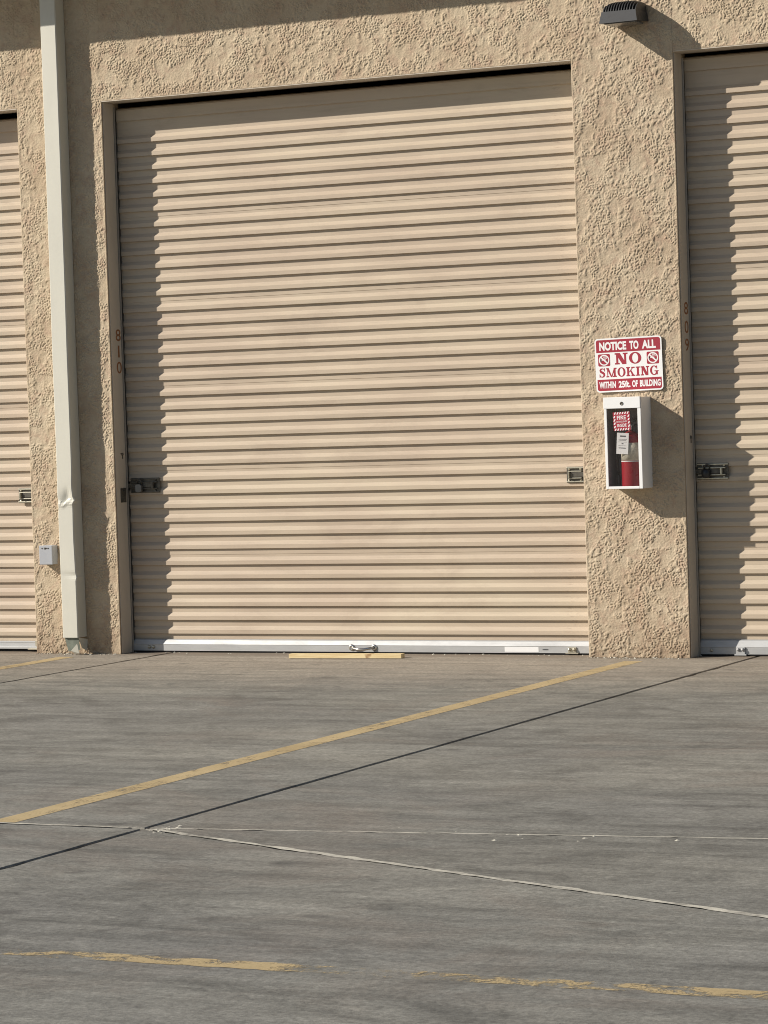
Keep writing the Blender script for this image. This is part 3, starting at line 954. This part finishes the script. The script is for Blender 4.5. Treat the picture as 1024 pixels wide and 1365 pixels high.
GL = {
    'N': (1.05, [rect(0.11, 0.0, 0.28, 1), rect(0.76, 0.0, 0.93, 1), [(0.05, 1), (0.42, 1), (0.93, 0), (0.60, 0)], rect(0, 0, 0.38, SERIF), rect(0.0, 1 - SERIF, 0.26, 1), rect(0.66, 1 - SERIF, 1.05, 1)]),
    'O': (1.0, quadstroke(ell(0.5, 0.5, 0.5, 0.52), ell(0.5, 0.5, 0.245, 0.42))),
    'M': (1.30, [rect(0.12, 0, 0.22, 1), rect(0.93, 0, 1.17, 1), [(0.05, 1), (0.32, 1), (0.72, 0), (0.56, 0)], [(0.98, 1), (1.12, 1), (0.72, 0), (0.60, 0)], rect(0, 0, 0.34, SERIF), rect(0.80, 0, 1.30, SERIF), rect(0, 1 - SERIF, 0.24, 1), rect(1.0, 1 - SERIF, 1.30, 1)]),
    'I': (0.50, [rect(0.12, 0, 0.38, 1), rect(0, 0, 0.5, SERIF), rect(0, 1 - SERIF, 0.5, 1)]),
    'K': (1.10, [rect(0.11, 0, 0.36, 1), rect(0, 0, 0.48, SERIF), rect(0, 1 - SERIF, 0.48, 1), [(0.30, 0.42), (0.42, 0.42), (0.95, 1), (0.80, 1)], [(0.46, 0.62), (0.62, 0.66), (1.03, 0), (0.74, 0)], rect(0.62, 0, 1.10, SERIF), rect(0.64, 1 - SERIF, 1.06, 1)]),
    'S': (0.80, varstroke([(0.70, 0.70), (0.66, 0.84), (0.54, 0.93), (0.40, 0.95), (0.24, 0.91), (0.16, 0.78), (0.20, 0.66), (0.34, 0.57), (0.50, 0.49), (0.62, 0.38), (0.64, 0.24), (0.55, 0.10), (0.40, 0.05), (0.25, 0.07), (0.13, 0.16), (0.08, 0.32)],
                          [0.09, 0.09, 0.10, 0.12, 0.18, 0.23, 0.25, 0.26, 0.26, 0.25, 0.23, 0.17, 0.11, 0.10, 0.09, 0.09]) + [rect(0.64, 0.66, 0.73, 1.0), rect(0.04, 0.0, 0.13, 0.35)]),
    'G': (1.05, quadstroke(ell(0.5, 0.5, 0.5, 0.52, 38, 335), ell(0.5, 0.5, 0.25, 0.42, 38, 335)) + [rect(0.72, 0.04, 0.94, 0.44), rect(0.55, 0.38, 1.05, 0.48), rect(0.80, 0.66, 0.89, 1.0)]),
}
def slab_text(txt, x0, z0, wd, ht, y, m, parent):
    gap = 0.10
    tot = sum(GL[c_][0] for c_ in txt) + gap * (len(txt) - 1)
    k = wd / tot
    x = x0
    for c_ in txt:
        wdt, polys = GL[c_]
        mb_ = MB()
        for j, p in enumerate(polys):
            e_ = 0.0003 + 0.000012 * j
            mb_.prism([(x + q[0] * k, z0 + q[1] * ht) for q in p], 'y', y, y - e_)
        mb_.build('lettering', m, parent)
        x += (wdt + gap) * k
slab_text('NO', 0.128, 0.166, 0.172, 0.069, -0.003, M_RED, sg)
slab_text('SMOKING', 0.022, 0.091, 0.385, 0.056, -0.003, M_RED, sg)
for cx in (0.058, SW - 0.060):
    cz = 0.196
    pg = MB().prism(rrect(cx - 0.039, cz - 0.037, cx + 0.039, cz + 0.037, 0.008), 'y', -0.003, -0.0034).build('pictogram', M_RED, sg)
    rg = MB()
    for p in quadstroke(ell(cx, cz, 0.034, 0.033), ell(cx, cz, 0.027, 0.026)):
        rg.prism(p, 'y', -0.0034, -0.0037)
    for (u0, v0, u1, v1, tw) in ((-0.022, 0.020, 0.022, -0.020, 0.0085),):
        L = math.hypot(u1 - u0, v1 - v0)
        nx_, nz_ = -(v1 - v0) / L * tw / 2, (u1 - u0) / L * tw / 2
        rg.prism([(cx + u0 + nx_, cz + v0 + nz_), (cx + u1 + nx_, cz + v1 + nz_), (cx + u1 - nx_, cz + v1 - nz_), (cx + u0 - nx_, cz + v0 - nz_)], 'y', -0.0034, -0.0039)
    rg.box((cx - 0.022, -0.0036, cz - 0.001), (cx + 0.010, -0.0034, cz + 0.005))
    for q in range(3):
        pts_ = [(cx + 0.000 + q * 0.0075 + 0.003 * math.sin(v_ * 2.4), cz + 0.008 + v_ * 0.0055) for v_ in range(4)]
        for p in varstroke(pts_, [0.0032] * 4):
            rg.prism(p, 'y', -0.0034, -0.0036)
    rg.build('prohibition_ring', M_WHITE, pg)
    MB().box((cx - 0.024, -0.0036, cz + 0.008), (cx - 0.016, -0.0034, cz - 0.010)).box((cx + 0.012, -0.0036, cz - 0.002), (cx + 0.022, -0.0034, cz - 0.010)).build('cigarette_tip', M_INK, pg)

# ---- fire extinguisher cabinet
CW, CH, CD = 0.236, 0.552, 0.176
cb = thing('extinguisher_cabinet', 'white metal fire extinguisher cabinet with a clear window, under the NO SMOKING sign', 'cabinet', (3.555, -0.005, 1.038))
sh = MB()
sh.box((0, -CD + 0.012, 0), (0.004, 0.004, CH), 0.001).box((CW - 0.004, -CD + 0.012, 0), (CW, 0.004, CH), 0.001)
sh.box((0.0045, -CD + 0.012, 0), (CW - 0.0045, 0.004, 0.004)).box((0.0045, -CD + 0.012, CH - 0.004), (CW - 0.0045, 0.004, CH))
sh.build('cabinet_shell', M_WHITE, cb)
MB().box((0.0045, -0.004, 0.0045), (CW - 0.0045, 0.002, CH - 0.0045)).build('cabinet_back', M_CABIN, cb)
MB().box((0.0045, -CD + 0.02, 0.0045), (0.006, -0.0045, CH - 0.0045)).box((CW - 0.006, -CD + 0.02, 0.0045), (CW - 0.0045, -0.0045, CH - 0.0045)).build('cabinet_lining', M_CABIN, cb)
dr_ = MB()
y0, y1 = -CD, -CD + 0.0115
dr_.box((-0.002, y0, CH - 0.066), (CW - 0.002, y1, CH + 0.002), 0.002)
dr_.box((0.0, y0 + 0.003, 0.0), (0.0165, y1, CH - 0.0665), 0.0015).box((CW - 0.021, y0 + 0.003, 0.0), (CW, y1, CH - 0.0665), 0.0015)
dr_.box((0.017, y0 + 0.003, 0.0), (CW - 0.0215, y1, 0.0155), 0.0015)
cd_ = dr_.build('cabinet_door', M_WHITE, cb)
MB().lathe([(0.011, 0), (0.011, -0.002), (0.008, -0.003), (0.006, -0.001)], (0.116, y0 - 0.0001, CH - 0.037), 'y', 16).build('lock', M_DARKSTEEL, cd_)
MB().box((0.0175, y0 + 0.0065, 0.016), (CW - 0.022, y0 + 0.009, CH - 0.067)).build('window_pane', M_GLASS, cd_)
# striped sticker on the pane
st0 = (0.060, y0 + 0.0058, 0.350)
sk_ = MB().box((0, 0, 0), (0.108, 0.0005, 0.112)).build('sticker', M_RED, cb, st0)
sk_.rotation_euler = (0, math.radians(-2.5), 0)
sp = MB()
def slash(cx, cz, w_, h_):
    sp.prism([(cx - w_ / 2 - h_ * 0.25, cz - h_ / 2), (cx + w_ / 2 - h_ * 0.25, cz - h_ / 2), (cx + w_ / 2 + h_ * 0.25, cz + h_ / 2), (cx - w_ / 2 + h_ * 0.25, cz + h_ / 2)], 'y', -0.0003, -0.0001)
for k in range(6):
    slash(0.014 + k * 0.0165, 0.105, 0.0075, 0.013)
    slash(0.012 + k * 0.0165, 0.007, 0.0075, 0.013)
for k in range(4):
    slash(0.0085, 0.024 + k * 0.020, 0.0085, 0.013)
    slash(0.0995, 0.026 + k * 0.020, 0.0085, 0.013)
sp.build('sticker_stripes', M_WHITE, sk_)
flat_text('FIRE', 0.025, 0.066, 0.058, 0.024, -0.0001, M_WHITE, sk_, 0.012, 0.0003)
flat_text('EXTINGUISHER', 0.021, 0.049, 0.066, 0.010, -0.0001, M_WHITE, sk_, 0.0, 0.0003)
flat_text('INSIDE', 0.024, 0.022, 0.060, 0.019, -0.0001, M_WHITE, sk_, 0.012, 0.0003)

# ---- the extinguisher standing in it
ex = thing('fire_extinguisher', 'red fire extinguisher with a white tag inside the wall cabinet', 'fire extinguisher', (3.555 + 0.137, -0.005 - 0.095, 1.038 + 0.005))
MB().lathe([(0.055, 0.0), (0.060, 0.006), (0.061, 0.02), (0.061, 0.285), (0.058, 0.305), (0.046, 0.325), (0.026, 0.338), (0.018, 0.342)], (0, 0, 0), 'z', 32).build('cylinder', M_EXTRED, ex)
lb = MB()
n = 26
vs, fs = [], []
for k in range(n + 1):
    a_ = math.radians(-165 + 150 * k / n)
    for zz in (0.165, 0.272):
        vs.append((0.0615 * math.cos(a_), 0.0615 * math.sin(a_), zz))
    for zz in (0.165, 0.272):
        vs.append((0.0600 * math.cos(a_), 0.0600 * math.sin(a_), zz))
for k in range(n):
    o = 4 * k
    fs += [(o, o + 4, o + 5, o + 1), (o + 3, o + 7, o + 6, o + 2), (o + 1, o + 5, o + 7, o + 3), (o, o + 2, o + 6, o + 4)]
lb.add(vs, fs, True).build('label', M_LABEL, ex)
MB().lathe([(0.0620, 0.157), (0.0620, 0.163)], (0, 0, 0), 'z', 32).build('label_edge', M_PAPER, ex)
MB().lathe([(0.017, 0.3425), (0.017, 0.372), (0.013, 0.378), (0.013, 0.395)], (0, 0, 0), 'z', 16).build('valve', M_CHROME, ex)
MB().lathe([(0.014, 0), (0.014, -0.008), (0.010, -0.010)], (0.0, -0.0175, 0.362), 'y', 16).build('gauge', M_PAPER, ex)
MB().prism([(-0.02, 0.396), (0.02, 0.396), (0.075, 0.43), (0.07, 0.44), (0.015, 0.412), (-0.02, 0.412)], 'y', -0.01, 0.01).prism([(0.015, 0.372), (0.065, 0.378), (0.064, 0.387), (0.015, 0.384)], 'y', -0.009, 0.009).build('handle', M_BLACK, ex)
MB().tube([(-0.012, 0, 0.382), (-0.045, -0.01, 0.39), (-0.075, -0.015, 0.37), (-0.088, -0.015, 0.31), (-0.088, -0.01, 0.2), (-0.084, -0.005, 0.08)], [0.009, 0.0095, 0.0095, 0.0095, 0.0095, 0.0095]).tube([(-0.084, -0.005, 0.08), (-0.083, -0.005, 0.05), (-0.083, -0.005, 0.02)], [0.011, 0.013, 0.014]).build('hose', M_BLACK, ex)
tg = MB().box((-0.038, -0.0012, 0.0), (0.038, 0, 0.128)).build('tag', M_PAPER, ex, (-0.032, -0.0655, 0.205))
tg.rotation_euler = (0, math.radians(4), 0)
ik = MB()
for (u0, u1, v0, v1) in ((-0.018, 0.020, 0.104, 0.112), (-0.026, 0.026, 0.088, 0.090), (-0.024, 0.022, 0.082, 0.084), (-0.006, 0.006, 0.060, 0.066), (-0.024, 0.022, 0.034, 0.039), (-0.028, 0.026, 0.072, 0.0735), (-0.026, 0.024, 0.050, 0.0515)):
    ik.box((u0, -0.0016, v0), (u1, -0.0012, v1))
ik.build('tag_print', M_INK, tg)

# ---- padlocks
pl = thing('padlock', 'grey steel padlock hanging on the left latch of door 810', 'padlock', (0.105, 0.128, 1.070))
MB().prism(rrect(-0.021, 0.0, 0.023, 0.052, 0.014), 'y', 0.006, -0.016).build('lock_body', M_LOCK, pl)
MB().tube([(-0.014, -0.002, 0.052), (-0.016, -0.001, 0.072), (0.0, 0.0, 0.084), (0.016, 0.002, 0.072), (0.014, 0.003, 0.052)], 0.005).build('shackle', M_DARKSTEEL, pl)
pl2 = thing('padlock', 'black padlock hanging on the latch of door 809', 'padlock', (4.001 + 0.085, 0.130, 1.086))
MB().lathe([(0.018, -0.026), (0.026, -0.020), (0.028, 0.0), (0.026, 0.020), (0.018, 0.026)], (0, -0.006, 0.026), 'z', 18).build('lock_body', M_BLACK, pl2)
MB().tube([(-0.013, -0.004, 0.050), (-0.011, -0.004, 0.072), (0.006, 0.0, 0.082), (0.022, 0.002, 0.072), (0.018, -0.002, 0.05)], 0.005).build('shackle', M_DARKSTEEL, pl2)

# ---- loose board on the ground
bd = MB().box((-0.385, -0.030, 0.0), (0.385, 0.030, 0.027), 0.0015).build('wooden_board', M_WOOD, None, (1.755, -0.170, 0.0018))
bd.rotation_euler = (0, 0, math.radians(4.0))
bd['label'] = 'short pale pine board lying on the concrete in front of the door'
bd['category'] = 'board'

# ---- grit and crumbs of stucco swept against the wall
gm = MB()
for k in range(150):
    x = random.choice((random.uniform(-0.66, 0.05), random.uniform(-0.66, 0.05), random.uniform(3.3, 4.05), random.uniform(0.0, 4.4)))
    onpost = (-PW < x < 0) or (DW < x < DW + PW)
    y = (-0.012 if onpost else 0.135) - abs(random.gauss(0, 0.035))
    q = random.uniform(0.003, 0.010)
    ring_ = [(x + q * random.uniform(0.6, 1.3) * math.cos(t6), y + q * random.uniform(0.6, 1.3) * math.sin(t6), 0.0004) for t6 in [j * 1.2566 for j in range(5)]]
    gm.add(ring_ + [(x, y, q * random.uniform(0.5, 1.0))], [(j, (j + 1) % 5, 5) for j in range(5)])
for k in range(12):                                   # flakes beside the far joint
    x = 5.9 + random.gauss(0, 0.35)
    y = -7.05 + random.gauss(0, 0.10)
    q = random.uniform(0.004, 0.013)
    ring_ = [(x + q * random.uniform(0.6, 1.3) * math.cos(t6), y + q * random.uniform(0.6, 1.3) * math.sin(t6), 0.0004) for t6 in [j * 1.2566 for j in range(5)]]
    gm.add(ring_ + [(x, y, q * random.uniform(0.3, 0.6))], [(j, (j + 1) % 5, 5) for j in range(5)])
go = gm.build('grit', M_FILLER)
go['kind'] = 'stuff'
go['label'] = 'pale grit and crumbs scattered at the wall foot and by the joint'
go['category'] = 'grit'
